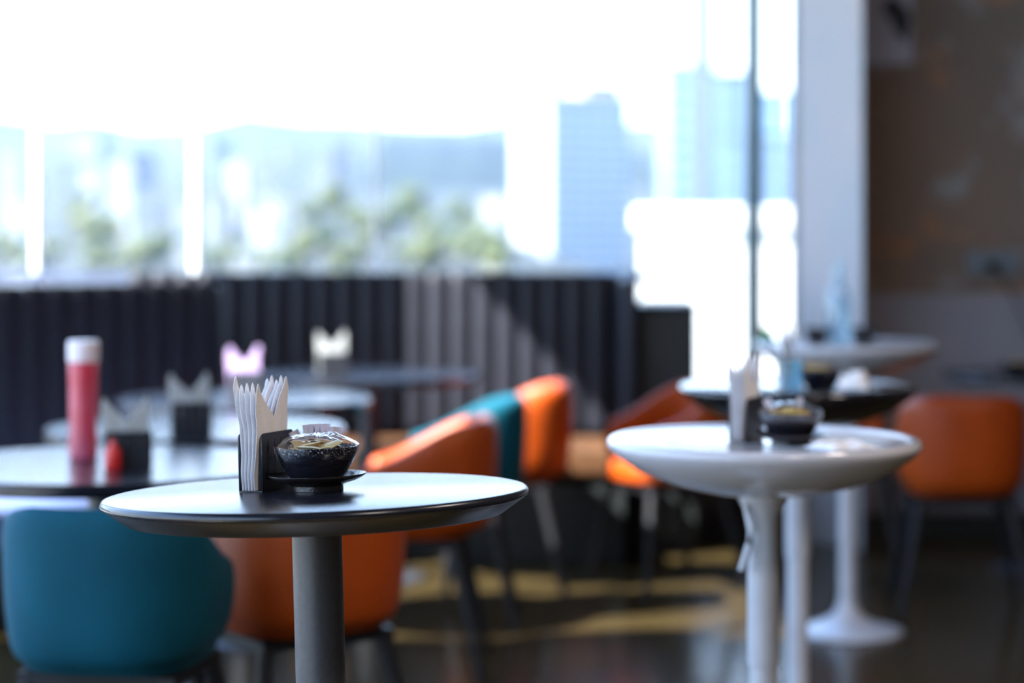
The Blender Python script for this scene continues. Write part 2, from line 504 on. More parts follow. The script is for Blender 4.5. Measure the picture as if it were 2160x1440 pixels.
# the front table leans a little
HT, DT = .945, 3.07
TX = (666 - HX) / F * DT
lean = Matrix.Rotation(R(-1.7), 4, 'Y') @ Matrix.Rotation(R(-1.6), 4, 'X')
tip = T((TX, DT, HT))
base_pt = tip @ lean @ Vector((0, 0, -HT))
FT = thing('bistro_table', 'black round bistro table with sloping edge in sharp focus in front', 'table', (base_pt.x, base_pt.y, 0))
TOP = tip @ lean                                            # tabletop frame: origin at the centre of the top surface
inv = Matrix.Translation((-base_pt.x, -base_pt.y, 0))
def leaning(mb, name, m, **k):
    o = mb.obj(name, m, FT, **k)
    o.matrix_local = inv @ TOP
    return o
leaning(MB().lathe([(0, 0), (.292, 0), (.2965, -.0012), (.2990, -.004), (.3000, -.0075), (.2990, -.0105), (.2965, -.0125), (0, -.0125)], 160), 'tabletop', M_black, smooth=60)
leaning(MB().lathe([(0, -.0126), (.2955, -.0126), (.2945, -.0138), (.2660, -.0335), (.2640, -.0345), (0, -.0345)], 160), 'bevelled_edge', M_black_edge, smooth=40)
leaning(MB().lathe([(0, -.035), (.035, -.035), (.035, -HT + .045), (0, -HT + .045)], 48), 'pole', M_pole_black, smooth=40)
for bx, by in ((-.072, .0), (-.012, -.05)):
    leaning(MB().box(bx - .008, bx + .008, by - .012, by + .012, -.040, -.035).box(bx - .005, bx + .001, by - .012, by + .012, -.043, -.040), 'bracket', M_steel, bevel=.001)
MB().lathe([(0, .055), (.045, .055), (.05, .03), (.20, .014), (.212, .006), (.21, 0), (0, 0)], 64).obj('base', M_pole_black, FT, smooth=40)

# ------------------------------------------------------------------ dining tables along the benches
def dining(x, y, r, label, h=.77):
    t = thing('dining_table', label, 'table', (x, y, 0))
    MB().lathe([(0, h), (r - .006, h), (r, h - .006), (r, h - .026), (r - .006, h - .032), (0, h - .032)], 80).obj('tabletop', M_black, t, smooth=40)
    MB().lathe([(0, h - .033), (.08, h - .033), (.08, h - .045), (.035, h - .05), (.035, .03), (0, .03)], 32).obj('pole', M_pole_black, t, smooth=40)
    MB().lathe([(0, .029), (.05, .029), (.20, .014), (.215, .006), (.213, 0), (0, 0)], 56).obj('base', M_pole_black, t, smooth=40)
    return t
dining(-.95, 5.06, .43, 'black glossy round dining table nearest at the left, holding the red bottle')
dining(-.87, 6.00, .41, 'black glossy round dining table second in the row, behind the one with the red bottle')
dining(-.86, 7.00, .41, 'black glossy round dining table third in the row, holding the lilac napkins')
dining(-.54, 8.20, .42, 'black glossy round dining table in front of the sunlit banquette')
dining(2.06, 8.38, .40, 'dark round dining table beyond the right orange chair, cut by the frame', h=.76)

# ------------------------------------------------------------------ tub chairs
def shell_mesh():
    a, b, n = .215, .235, 2.7
    path = []
    for k in range(5): path.append((a - .012 * (1 - k / 4), .17 - .17 * k / 4 * 1.0))
    N = 28
    for k in range(1, N):
        th = math.pi * k / N
        c, s = math.cos(th), math.sin(th)
        path.append((math.copysign(abs(c) ** (2 / n), c) * a, -abs(s) ** (2 / n) * b))
    for k in range(5): path.append((-a + .012 * k / 4, .17 * k / 4))
    path = [Vector((p[0], p[1], 0)) for p in path]
    rings = []
    for i, p in enumerate(path):
        d = (path[min(i + 1, len(path) - 1)] - path[max(i - 1, 0)]).normalized()
        nrm = Vector((d.y, -d.x, 0))
        if nrm.dot(Vector((p.x, p.y + .001, 0))) < 0: nrm = -nrm
        u = min(1, max(0, (p.y + b * .72) / (.17 + b * .72)))
        sm = u * u * (3 - 2 * u)
        crn = min(1, max(0, (abs(p.x) - .6 * a) / (.4 * a)))
        zt = .752 - .125 * sm - .018 * crn
        zb = .418
        h = zt - zb
        sec = [(-.040, zb), (-.018, zb + .012), (-.004, zb + .05), (.006, zb + .5 * h), (.008, zt - .05), (.004, zt - .018), (-.010, zt - .003),
               (-.024, zt), (-.038, zt - .004), (-.050, zt - .02), (-.052, zt - .06), (-.056, zb + .10), (-.062, zb + .02)]
        rings.append([(p.x + nrm.x * o, p.y + nrm.y * o, z) for o, z in sec])
    m = MB(); n2 = len(rings[0])
    vs = [q for r in rings for q in r]; fs = []
    for i in range(len(rings) - 1):
        for k in range(n2):
            k2 = (k + 1) % n2
            fs.append((i * n2 + k, i * n2 + k2, (i + 1) * n2 + k2, (i + 1) * n2 + k))
    fs.append(tuple(range(n2))); fs.append(tuple((len(rings) - 1) * n2 + k for k in range(n2 - 1, -1, -1)))
    return m.add(vs, fs).mesh('back_shell', 180)
def cushion_mesh():
    m = MB(); N = 40
    prof = [(0, .402), (.93, .402), (.99, .412), (1, .44), (.98, .468), (.90, .478), (0, .482)]
    vs = []; fs = []
    for s, z in prof:
        for k in range(N):
            th = 2 * math.pi * k / N
            c, q = math.cos(th), math.sin(th)
            vs.append((math.copysign(abs(c) ** .6, c) * .185 * s, .02 + math.copysign(abs(q) ** .6, q) * .195 * s, z))
    for i in range(len(prof) - 1):
        for k in range(N):
            k2 = (k + 1) % N
            fs.append((i * N + k, i * N + k2, (i + 1) * N + k2, (i + 1) * N + k))
    return m.add(vs, fs).mesh('seat', 60)
ME_shell, ME_cush = {}, {}
LEGS = []
for sx in (-1, 1):
    for sy in (-1, 1):
        LEGS.append(MB().tube([(sx * .15, .02 + sy * .14, .385), (sx * .225, .01 + sy * .215, 0)], [.021, .012], 12).mesh('leg', 60))
ME_frame = MB().box(-.17, .17, -.14, .18, .375, .40).mesh('seat_frame')
def chair(x, y, face, m, label, group='tub chairs'):
    """face: heading in degrees the sitter looks towards (0 = +X, 90 = +Y)."""
    t = thing('tub_chair', label, 'chair', (x, y, 0), R(face - 90), group)
    key = m.name
    if key not in ME_shell:
        ME_shell[key] = shell_mesh(); ME_cush[key] = cushion_mesh()
    s_ = child('back_shell', ME_shell[key], m, t)
    if not s_.modifiers:
        q = s_.modifiers.new('subsurf', 'SUBSURF'); q.levels = 1; q.render_levels = 1
    child('seat', ME_cush[key], m, t)
    child('seat_frame', ME_frame, M_leg, t)
    for g in LEGS: child('leg', g, M_leg, t)
    return t
chair(-.83, 4.60, 80, M_teal, 'teal velvet tub chair seen from behind, cut by the left edge of the frame')
chair(-.49, 5.02, 125, M_orange, 'orange leather tub chair behind the pole of the front black table')
chair(-.285, 6.55, 178, M_orange, 'orange leather tub chair with sunlit arm, nearer side of the teal one in the row')
chair(-.19, 7.32, 180, M_teal, 'teal tub chair seen edge on between two orange ones')
chair(-.02, 7.98, 182, M_orange, 'orange tub chair at the far end of the row, by the sunlit banquette')
chair(.58, 7.95, 205, M_orange, 'orange tub chair behind the white bistro table, before the charcoal cabinet')
chair(1.55, 7.54, 86, M_orange, 'orange leather tub chair at the right, back to the viewer')
chair(1.26, 8.36, 350, M_orange, 'orange tub chair mostly hidden behind the black topped bistro table, by the column')

# ------------------------------------------------------------------ napkins and holders
def plate_mesh(Lp, Hp, th):
    cu = bpy.data.curves.new('plate', 'CURVE')
    cu.dimensions = '2D'; cu.fill_mode = 'BOTH'; cu.extrude = th / 2
    def spl(pts):
        s = cu.splines.new('POLY'); s.points.add(len(pts) - 1); s.use_cyclic_u = True
        for q, p in zip(s.points, pts): q.co = (p[0], p[1], 0, 1)
    r = .009; o = [(0, 0), (Lp, 0)]
    for cx, a0 in ((Lp - r, 0), (r, 90)):
        for k in range(7):
            a = R(a0 + 90 * k / 6); o.append((cx + r * math.cos(a), Hp - r + r * math.sin(a)))
    spl(o)
    for i, (wd, oval) in enumerate(((.0042, True), (.0024, True), (.0016, False), (.0034, True))):
        cx = Lp * (.2 + .2 * i)
        s = .0007
        spl([(cx - s, .016), (cx - s, .042), (cx - (wd if oval else s), .057), (cx - s, .073), (cx + s, .073), (cx + (wd if oval else s), .057), (cx + s, .042), (cx + s, .016)])
    ob = bpy.data.objects.new('tmp', cu); C.objects.link(ob)
    dg = bpy.context.evaluated_depsgraph_get()
    me = bpy.data.meshes.new_from_object(ob.evaluated_get(dg))
    bpy.data.objects.remove(ob)
    me.transform(Matrix.Rotation(R(90), 4, 'X'))            # plate stands in the XZ plane, thickness along Y
    me.name = 'side_plate'
    me.materials.clear(); me.materials.append(M_holder)
    return me
LP, HP, GAP = .105, .082, .034
ME_plate = plate_mesh(LP, HP, .0016)
ME_floorplate = MB().box(0, LP, -GAP / 2, GAP / 2, 0, .0016).mesh('base_plate'); ME_floorplate.materials.append(M_holder)

def napkin_mesh(seed, fan, m, thick=.0040):
    rn = random.Random(seed)
    NU, NV = 30, 14
    j = [rn.uniform(-.007, .006) for _ in range(4)]
    cut = .10 + rn.uniform(-.005, .006); vu = .53 + rn.uniform(-.03, .03)
    def top(u):
        if u < .13: return .158 - 3.2 * (u - .07) ** 2 + j[0]
        if u < vu: return .1465 + j[0] + (cut - .1465 - j[0]) * ((u - .13) / (vu - .13))
        if u < .87: return cut + (.1485 + j[1] - cut) * ((u - vu) / (.87 - vu))
        return .160 + j[1] - 3.2 * (u - .93) ** 2
    ph = 1.0
    def pos(u, v, side):
        z = .002 + v * (top(u) - .002)
        wv = .0016 * math.sin(7 * v + ph) * (1 - u) + .0009 * math.sin(14 * u + ph + 3 * v)
        w = fan * (v ** 1.6) * (1.0 - .35 * u) + wv
        edge = min(1.0, 6 * min(u + .02, 1.02 - u), 5 * (1.04 - v))
        x_ = -.004 + u * (LP - .004) - .007 * (v ** 2) * (1 - u) + .001 * math.sin(20 * v + ph)
        return (x_, w + side * thick / 2 * edge, z)
    vs = []; fs = []
    for side in (-1, 1):
        for i in range(NU + 1):
            for k in range(NV + 1): vs.append(pos(i / NU, k / NV, side))
    n = (NU + 1) * (NV + 1); idx = lambda s, i, k: s * n + i * (NV + 1) + k
    for i in range(NU):
        for k in range(NV):
            fs.append((idx(0, i, k), idx(0, i + 1, k), idx(0, i + 1, k + 1), idx(0, i, k + 1)))
            fs.append((idx(1, i, k), idx(1, i, k + 1), idx(1, i + 1, k + 1), idx(1, i + 1, k)))
    for i in range(NU):
        fs.append((idx(0, i, NV), idx(0, i + 1, NV), idx(1, i + 1, NV), idx(1, i, NV)))
        fs.append((idx(0, i + 1, 0), idx(0, i, 0), idx(1, i, 0), idx(1, i + 1, 0)))
    for k in range(NV):
        fs.append((idx(0, 0, k), idx(0, 0, k + 1), idx(1, 0, k + 1), idx(1, 0, k)))
        fs.append((idx(0, NU, k + 1), idx(0, NU, k), idx(1, NU, k), idx(1, NU, k + 1)))
    me = MB().add(vs, fs).mesh('napkin', 60)
    me.materials.append(m)
    return me
def napkin_set(mw, where, n=6, m=None, tint='white', kept=None, order=False):
    """a two-plate holder with n folded napkins; mw puts the middle of its foot on the table"""
    h = thing('napkin_holder', 'black steel napkin holder ' + where, 'napkin holder', group='napkin holders')
    h.matrix_world = mw
    for s in (-1, 1):
        child('side_plate', ME_plate, M_holder, h, T((-LP / 2, s * (GAP / 2 + .0009), 0)))
    child('base_plate', ME_floorplate, M_holder, h, T((-LP / 2, 0, 0)))
    for i in range(n):
        o_ = (i - (n - 1) / 2) * .0047
        k = kept[i % len(kept)] if kept else napkin_mesh(100 + i * 7, (i - (n - 1) / 2 - .05) * .0042, m)
        nk = bpy.data.objects.new('napkin', k)
        C.objects.link(nk)
        nk.matrix_world = mw @ T((-LP / 2, o_, 0))
        if order:
            lab = '%s white napkin from the right in the holder ' % ['fifth', 'fourth', 'third', 'second', 'outermost'][n - 1 - i] + where
        else:
            lab = 'folded %s napkin in the holder ' % tint + where
        tag(nk, lab, 'napkin', tint + ' napkins ' + where)
    return h
def up(x, y, z, rz=0): return T((x, y, z)) @ Matrix.Rotation(R(rz), 4, 'Z')
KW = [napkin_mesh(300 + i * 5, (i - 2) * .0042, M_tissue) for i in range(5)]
KB = [napkin_mesh(500 + i * 5, (i - 2) * .0045, M_napkin) for i in range(5)]
KL = [napkin_mesh(400 + i * 5, (i - 2) * .0042, M_napkin_lilac) for i in range(5)]

# front table: holder seen almost end on
napkin_set(TOP @ up(-.0754, .0635, .0004, 70.5), 'beside the bowl on the front table', 5, M_napkin, order=True)
# others
def on(px, D, z): return (px - HX) / F * D, D, z
def on_table(px, D, z, rz, where, **k): napkin_set(up(*on(px, D, z), rz), where, **k)
on_table(1574, 4.20, .9085, 66, 'on the nearest white bistro table', n=5, kept=KB)
on_table(1655, 5.55, .9135, 86, 'on the black topped bistro table at the right', n=4, kept=KB)
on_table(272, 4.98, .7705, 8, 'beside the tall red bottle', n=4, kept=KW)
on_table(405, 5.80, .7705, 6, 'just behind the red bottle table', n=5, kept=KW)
on_table(520, 7.05, .7705, -8, 'on the third dining table', n=5, kept=KL, tint='lilac')
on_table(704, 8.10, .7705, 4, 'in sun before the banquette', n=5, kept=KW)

# ------------------------------------------------------------------ bowls of sachets
def bowl_mesh():
    out_ = [(0, .0), (.034, .0), (.0365, .003), (.043, .012), (.050, .024), (.0555, .036), (.0585, .046), (.0590, .0485)]
    inn = [(.0575, .0490), (.0560, .0470), (.052, .034), (.044, .020), (.030, .009), (0, .007)]
    return MB().lathe(out_ + inn, 72).mesh('bowl', 60)
def saucer_mesh():
    p = [(0, .002), (.0335, .002), (.0345, 0), (.0368, 0), (.0365, .007), (.042, .0095), (.056, .0135), (.066, .0185), (.0695, .0215), (.0695, .0228),
         (.0675, .0225), (.058, .0175), (.045, .0135), (.036, .0122), (0, .0122)]
    return MB().lathe(p, 72).mesh('saucer', 50)
def film_mesh():
    NR, NA = 16, 72; vs = []; fs = []
    for i in range(NR + 1):
        for k in range(NA):
            a = 2 * math.pi * k / NA
            if i <= 10:
                q = i / 10; r = .0606 * q; z = .0655 - .0155 * q ** 3
            else:
                q = (i - 10) / 6; r = .0606 - .0205 * q ** 1.6; z = .050 - .038 * q
            nz = noise.noise(Vector((math.cos(a) * r * 90, math.sin(a) * r * 90, i * .05)))
            rid = abs(noise.noise(Vector((a * 2.4, 3.1, r * 20))))
            if i <= 10: z += (.0055 * nz + .003 * rid) * math.sin(math.pi * min(1, q * .97)) ** .7
            else: r += .0012 * abs(noise.noise(Vector((a * 9, q * 2, 7.0))))
            vs.append((r * math.cos(a), r * math.sin(a), z))
    for i in range(NR):
        for k in range(NA):
            k2 = (k + 1) % NA
            fs.append((i * NA + k, i * NA + k2, (i + 1) * NA + k2, (i + 1) * NA + k))
    return MB().add(vs, fs).mesh('film_cover', 30)
def sachet_mesh(L_, W_, th, seed):
    rn = random.Random(seed); NX, NY = 8, 6; vs = []; fs = []
    a, b = rn.uniform(.001, .004), rn.uniform(0, 6)
    for s in (-1, 1):
        for i in range(NX + 1):
            for k in range(NY + 1):
                u, v = i / NX, k / NY
                f = min(1, 4.5 * min(u, 1 - u)) ** .6 * min(1, 4.5 * min(v, 1 - v)) ** .6
                vs.append(((u - .5) * L_, (v - .5) * W_, a * math.sin(4 * u + b) + s * (.0003 + th / 2 * f)))
    n = (NX + 1) * (NY + 1); q = lambda s, i, k: s * n + i * (NY + 1) + k
    for i in range(NX):
        for k in range(NY):
            fs.append((q(0, i, k), q(0, i, k + 1), q(0, i + 1, k + 1), q(0, i + 1, k)))
            fs.append((q(1, i, k), q(1, i + 1, k), q(1, i + 1, k + 1), q(1, i, k + 1)))
    for i in range(NX):
        fs.append((q(0, i, 0), q(0, i + 1, 0), q(1, i + 1, 0), q(1, i, 0))); fs.append((q(0, i + 1, NY), q(0, i, NY), q(1, i, NY), q(1, i + 1, NY)))
    for k in range(NY):
        fs.append((q(0, 0, k + 1), q(0, 0, k), q(1, 0, k), q(1, 0, k + 1))); fs.append((q(0, NX, k), q(0, NX, k + 1), q(1, NX, k + 1), q(1, NX, k)))
    return MB().add(vs, fs).mesh('sachet', 40)
ME_bowl, ME_saucer, ME_film = bowl_mesh(), saucer_mesh(), film_mesh()
ME_sach = [sachet_mesh(.042, .030, .005, i) for i in range(3)]
for i, me in enumerate(ME_sach): me.materials.append(M_sachet if i != 1 else M_sachet_b)
ME_snack = [sachet_mesh(.040, .030, .008, 30 + i) for i in range(2)]
for me in ME_snack: me.materials.append(M_yellow)
ME_stick = sachet_mesh(.014, .076, .0016, 50); ME_stick.materials.append(M_paper)

def bowl_set(mw, where, film=True, saucer=True, pieces=9, snacks=False, sticks=0, rise=.042):
    if saucer:
        s = bpy.data.objects.new('saucer', ME_saucer)
        if not ME_saucer.materials: ME_saucer.materials.append(M_saucer)
        C.objects.link(s); s.matrix_world = mw
        tag(s, 'dark brown glazed saucer under the bowl ' + where, 'saucer', 'saucers')
        mw = mw @ T((0, 0, .0126))
    b = thing('bowl', 'black flecked ceramic bowl of %s ' % ('film wrapped sachets' if film else 'yellow packets') + where, 'bowl', group='bowls')
    b.matrix_world = mw
    child('bowl_body', ME_bowl, M_bowl, b)
    if film:
        f = child('film_cover', ME_film, M_film, b); f['label'] = 'crinkled clear film'
    rn = random.Random(len(where))
    src = ME_snack if snacks else ME_sach
    for i in range(pieces):
        o = bpy.data.objects.new('sachet', src[i % len(src)])
        C.objects.link(o)
        a = 2.4 * i + .4; r = .0 if i == 0 else .012 + .020 * (i % 4) / 3
        o.matrix_world = mw @ T((r * math.cos(a), r * math.sin(a), rise + .0009 * i - r * .22)) @ Matrix.Rotation(rn.uniform(0, 6.3), 4, 'Z') @ Euler((rn.uniform(-.30, .30), rn.uniform(-.30, .30), 0)).to_matrix().to_4x4()
        tag(o, ('yellow packet heaped in the bowl ' if snacks else 'tan sachet under clear film in the bowl ') + where, 'sachet', 'sachets in the bowl ' + where)
    for i in range(sticks):
        o = bpy.data.objects.new('sugar_sachet', ME_stick)
        C.objects.link(o)
        u = i / max(1, sticks - 1)
        lift = .0345 if saucer else .034
        o.matrix_world = mw @ T((-.021 + .042 * u, .0655 - .010 * (2 * u - .9) ** 2, lift + (.004 if 0 < i < sticks - 2 else .0))) @ Matrix.Rotation(R(-14 + 32 * u), 4, 'Z') @ Euler((R(86), 0, 0)).to_matrix().to_4x4() @ Matrix.Rotation(R(30 if i == 0 else 10 - 18 * u), 4, 'Z')
        nth = ['first', 'second', 'third', 'fourth', 'fifth', 'sixth', 'seventh'][i]
        tag(o, '%s paper sachet from the left behind the bowl ' % nth + where, 'sachet', 'paper sachets standing ' + where)
    return b
bowl_set(TOP @ T((.001, .018, .0004)), 'on the front black table', sticks=7, pieces=12, rise=.047)
bowl_set(T(on(1668, 4.10, .9085)), 'on the nearest white bistro table', pieces=7, snacks=True, sticks=2, rise=.047)
bowl_set(T(on(1730, 5.50, .9135)), 'on the black topped bistro table', film=False, saucer=False, pieces=7, snacks=True, rise=.046)
bowl_set(T(on(2143, 8.24, .7605)), 'on the dining table at the right edge', film=False, saucer=False, pieces=6, snacks=True, rise=.046)

# loose tuft of film beside the foot of the front bowl
tf_ = MB()
for i in range(9):
    a = i * .7
    p = Vector((.050 + .004 * math.cos(a), .012 + .004 * math.sin(a), .016))
    pts = [p + Vector((.006 * t_ * math.cos(a * 1.7), .006 * t_ * math.sin(a), .013 * t_ - .004 * t_ * t_)) for t_ in (0, .35, .7, 1)]
    tf_.tube(pts, [.0016, .0022, .0016, .0004], 5)
o = tf_.obj('film_tuft', M_film); o.matrix_world = TOP @ T((.001, .018, .0)) ; tag(o, 'crumpled tuft of clear film on the front saucer', 'wrapper')

# crumpled / folded paper napkins lying flat
def crumple(name, px, D, z, sx, sy, sz, label, seed):
    N = 18; vs = []; fs = []
    for i in range(N + 1):
        for k in range(N + 1):
            u, v = i / N - .5, k / N - .5
            e_ = max(0, 1 - (2 * abs(u)) ** 4) * max(0, 1 - (2 * abs(v)) ** 4)
            vs.append((u * sx, v * sy, .005 + sz * e_ * max(0, .55 + .9 * noise.noise(Vector((u * 4 + seed, v * 4, seed))))))
    n = N + 1
    for i in range(N):
        for k in range(N): fs.append((i * n + k, (i + 1) * n + k, (i + 1) * n + k + 1, i * n + k + 1))
    o = MB().add(vs, fs).obj(name, M_napkin, smooth=40)
    so = o.modifiers.new('solid', 'SOLIDIFY'); so.thickness = .0025; so.offset = -1
    o.location = on(px, D, z); o.rotation_euler = (0, 0, seed)
    tag(o, label, 'napkin')
crumple('flat_napkin', 1778, 3.985, .9105, .11, .09, .013, 'white paper napkin lying flat on the nearest white bistro table', .5)
crumple('crumpled_napkin', 1800, 5.40, .9135, .085, .08, .05, 'crumpled white napkin on the black topped bistro table', 1.3)

# ------------------------------------------------------------------ bottles, cups and small things
rb = thing('bottle', 'tall red translucent bottle with white cap on the nearest dining table', 'bottle', on(176, 5.16, .7705))
MB().lathe([(0, 0), (.030, 0), (.034, .004), (.034, .03), (.032, .07), (.033, .12), (.034, .19), (.035, .222), (.033, .228), (0, .228)], 40).obj('body', M_red, rb, smooth=40)
MB().lathe([(0, .229), (.036, .229), (.0365, .235), (.0365, .272), (.034, .278), (0, .278)], 40).obj('cap', M_redcap, rb, smooth=40)
rs = thing('sauce_bottle', 'small red sauce bottle beside the tall red bottle', 'bottle', on(238, 4.93, .7705))
MB().lathe([(0, 0), (.017, 0), (.018, .003), (.018, .04), (.014, .048), (0, .048)], 28).obj('body', M_redsmall, rs, smooth=40)
MB().lathe([(0, .0485), (.010, .0485), (.008, .056), (.003, .068), (0, .068)], 24).obj('nozzle', M_redsmall, rs, smooth=40)
gb = thing('bottle', 'clear pale blue glass bottle on the farthest white bistro table', 'bottle', on(1768, 7.06, .9385))
MB().lathe([(0, 0), (.036, 0), (.038, .004), (.038, .14), (.030, .17), (.016, .20), (.014, .24), (0, .24)], 40).obj('body', M_bottle, gb, smooth=40)
MB().lathe([(0, .241), (.0155, .241), (.0155, .268), (0, .268)], 24).obj('stopper', M_bottle, gb, smooth=40)
gj = thing('tumbler', 'clear water glass on the black topped bistro table', 'glass', on(1668, 5.40, .9135))
MB().lathe([(0, 0), (.026, 0), (.030, .075), (.0285, .075), (.0245, .004), (0, .004)], 32).obj('body', M_bottle, gj, smooth=40)
def cup(px, D, z, label, m):
    o = thing('cup', label, 'cup', on(px, D, z))
    MB().lathe([(0, 0), (.026, 0), (.031, .008), (.037, .045), (.038, .056), (.0355, .056), (.034, .045), (.028, .010), (0, .008)], 36).obj('body', m, o, smooth=50)
    MB().tube([(.036, 0, .045), (.052, 0, .042), (.054, 0, .026), (.033, 0, .016)], .004, 8).obj('handle', m, o, smooth=60)
cup(1722, 7.02, .9385, 'black cup left of the glass bottle on the farthest white table', M_clay)
cup(1820, 7.05, .9385, 'black cup right of the glass bottle on the farthest white table', M_clay)
lp = thing('small_pot', 'small green pot of lime green sprigs at the left rim of the farthest white table', 'pot', on(1618, 7.02, .9385))
MB().lathe([(0, 0), (.020, 0), (.026, .035), (.0235, .035), (.019, .03), (0, .03)], 28).obj('body', M_tealpot, lp, smooth=40)
sp_ = MB()
for i in range(22):
    a = i * 2.4; l = .018 + .012 * ((i * 7) % 5) / 4
    d = Vector((math.cos(a) * .6, math.sin(a) * .6, .8 + .2 * ((i * 3) % 4) / 3)).normalized()
    sp_.tube([Vector((math.cos(a) * .008, math.sin(a) * .008, .029)), Vector((0, 0, .03)) + d * l * .6, Vector((0, 0, .03)) + d * l * 1.2], [.002, .005, .001], 6)
sp_.obj('sprigs', M_lime, lp, smooth=60)

# wall things
po = thing('poster', 'grey poster with a black bird shaped mark high on the brown wall', 'poster', (1.593, 9.292, 2.35))
MB().box(-.112, .112, -.004, .004, -.338, .338).obj('sheet', M_poster, po)
pts = [(-.055, .10), (-.03, .125), (.0, .115), (.03, .09), (.055, .06), (.06, .02), (.05, -.03), (.045, -.075), (.02, -.05), (-.01, -.02), (-.03, .03), (-.06, .06)]
bm_ = MB(); n = len(pts)
bm_.add([(x, -.0065, z) for x, z in pts] + [(x, -.0042, z) for x, z in pts], [tuple(range(n)), tuple(range(2 * n - 1, n - 1, -1))] + [(i, i + n, (i + 1) % n + n, (i + 1) % n) for i in range(n)])
bm_.obj('printed_mark', M_ink, po, loc=(.045, 0, -.175))['label'] = 'black printed bird shape'
so = thing('wall_socket', 'grey twin wall socket on the brown wall above the dado', 'socket', (2.05, 9.292, 1.165))
MB().box(-.11, .11, -.008, .007, -.05, .05).obj('face_plate', M_socket, so, bevel=.004)
for sx in (-.055, .055):
    MB().lathe([(0, 0), (.026, 0), (.026, .003), (.020, .003), (.019, .0012), (0, .0012)], 28, Matrix.Translation((sx, -.0082, 0)) @ Matrix.Rotation(R(90), 4, 'X')).obj('outlet', M_socket, so, smooth=40)
pc = thing('power_cable', 'black plug and cable hanging from the wall socket', 'cable', (2.042, 9.28, 1.152))
MB().lathe([(0, 0), (.023, 0), (.024, .02), (.018, .036), (.006, .045), (0, .045)], 24, Matrix.Rotation(R(90), 4, 'X')).obj('plug', M_leg, pc, smooth=50)
MB().tube([(0, -.044, 0), (.01, -.06, -.015), (.05, -.065, -.08), (.11, -.06, -.20), (.18, -.05, -.36), (.22, -.04, -.60), (.25, -.035, -.95)], .0045, 8).obj('cable', M_leg, pc, smooth=60)

# ------------------------------------------------------------------ outside: parapet wall, towers, city, hills, haze
pw = thing('rooftop_wall', 'bright white rendered parapet wall with overhanging coping outside the window', 'wall', at(1520, 480, 15))
pw.location.z = 0
D = 15.0
xa, xb = (1358 - HX) / F * D, 3.9
ox, oy = pw.location.x, pw.location.y
MB().box(xa - ox, xb - ox, 0, .35, -6, at(0, 488, D).z).obj('wall_body', M_ext_white, pw)
MB().box(xa - .06 - ox, xb + .06 - ox, -.07, .42, at(0, 487, D).z, at(0, 437, D).z).obj('coping', M_ext_white, pw, bevel=.03, seg=3)

def tower(name, label, px0, pxc, px1, pytop, D, rot, m, mwin, rows, colsL, colsR, zbot=-45, cat='building', grp=None, sill=.62):
    """box turned by rot degrees, its near vertical edge at column pxc"""
    t = thing(name, label, cat, at(pxc, HY, D), 0, grp)
    t.location.z = 0
    ztop = at(0, pytop, D).z
    a = R(rot)
    uR = Vector((math.cos(a), math.sin(a), 0)); uL = Vector((-math.sin(a), math.cos(a), 0))
    wR = (px1 - pxc) / F * D / max(.2, math.cos(a)); wL = (pxc - px0) / F * D / max(.2, math.sin(a)) if pxc > px0 else 8
    fr = Matrix(((uR.x, uL.x, 0, 0), (uR.y, uL.y, 0, 0), (0, 0, 1, 0), (0, 0, 0, 1)))
    MB().box(0, wR, 0, wL, zbot, ztop, fr).obj('walls', m, t)
    MB().box(-.4, wR + .4, -.4, wL + .4, ztop, ztop + .8, fr).obj('parapet', m, t)
    zb = at(0, 600, D).z
    fh = (ztop - zb) / rows
    cw = wR / max(1, colsR)
    if colsR:
        me = MB().box(0, cw * .62, -.22, .05, 0, fh * sill).mesh('window'); me.materials.append(mwin)
        for r in range(rows):
            for c in range(colsR): child('window', me, mwin, t, fr @ T((cw * (c + .19), 0, zb + fh * (r + .2))))
    if colsL:
        cl = wL / colsL
        me = MB().box(-.22, .05, 0, cl * .5, 0, fh * sill).mesh('window'); me.materials.append(mwin)
        for r in range(rows):
            for c in range(colsL): child('window', me, mwin, t, fr @ T((0, cl * (c + .25), zb + fh * (r + .2))))
    return t, fr, wR, wL, ztop
t, fr, wR, wL, zt = tower('tower_block', 'pale apartment tower with one sunlit white side and brown rooftop, outside the window', 1085, 1158, 1335, 205, 420, 36, M_tower, M_tower_win, 17, 1, 6, sill=.5)
MB().box(wR * .50, wR * .97, 1.5, wL * .7, zt + .8, zt + 3.6, fr).obj('roof_house', M_brown_roof, t)['label'] = 'brown rooftop block'
MB().box(-.3, wR * .12, -.3, wL * .3, zt + .8, zt + 2.2, fr).obj('roof_house', M_tower_grey, t)
tower('glass_tower', 'pale blue glass tower with grey edge right of the apartment tower', 1398, 1412, 1512, 138, 520, 12, M_pale_glass, M_blue_glass, 12, 0, 4)
tower('slim_tower', 'slim grey tower rising behind the pale glass tower', 1462, 1470, 1508, -120, 470, 14, M_tower_grey, M_tower_win, 26, 0, 3)
tower('blue_tower', 'blue glass office tower just left of the dark window post', 1508, 1514, 1592, 155, 480, 8, M_blue_glass, M_tower_win, 10, 0, 4)
tower('blue_tower', 'blue glass office tower just right of the dark window post', 1596, 1600, 1668, 195, 560, 6, M_pale_glass, M_blue_glass, 10, 0, 4)
tower('office_block', 'darker blue block standing lower in front of the glass towers', 1512, 1518, 1662, 290, 400, 6, M_blue_glass, M_tower_win, 7, 0, 8)

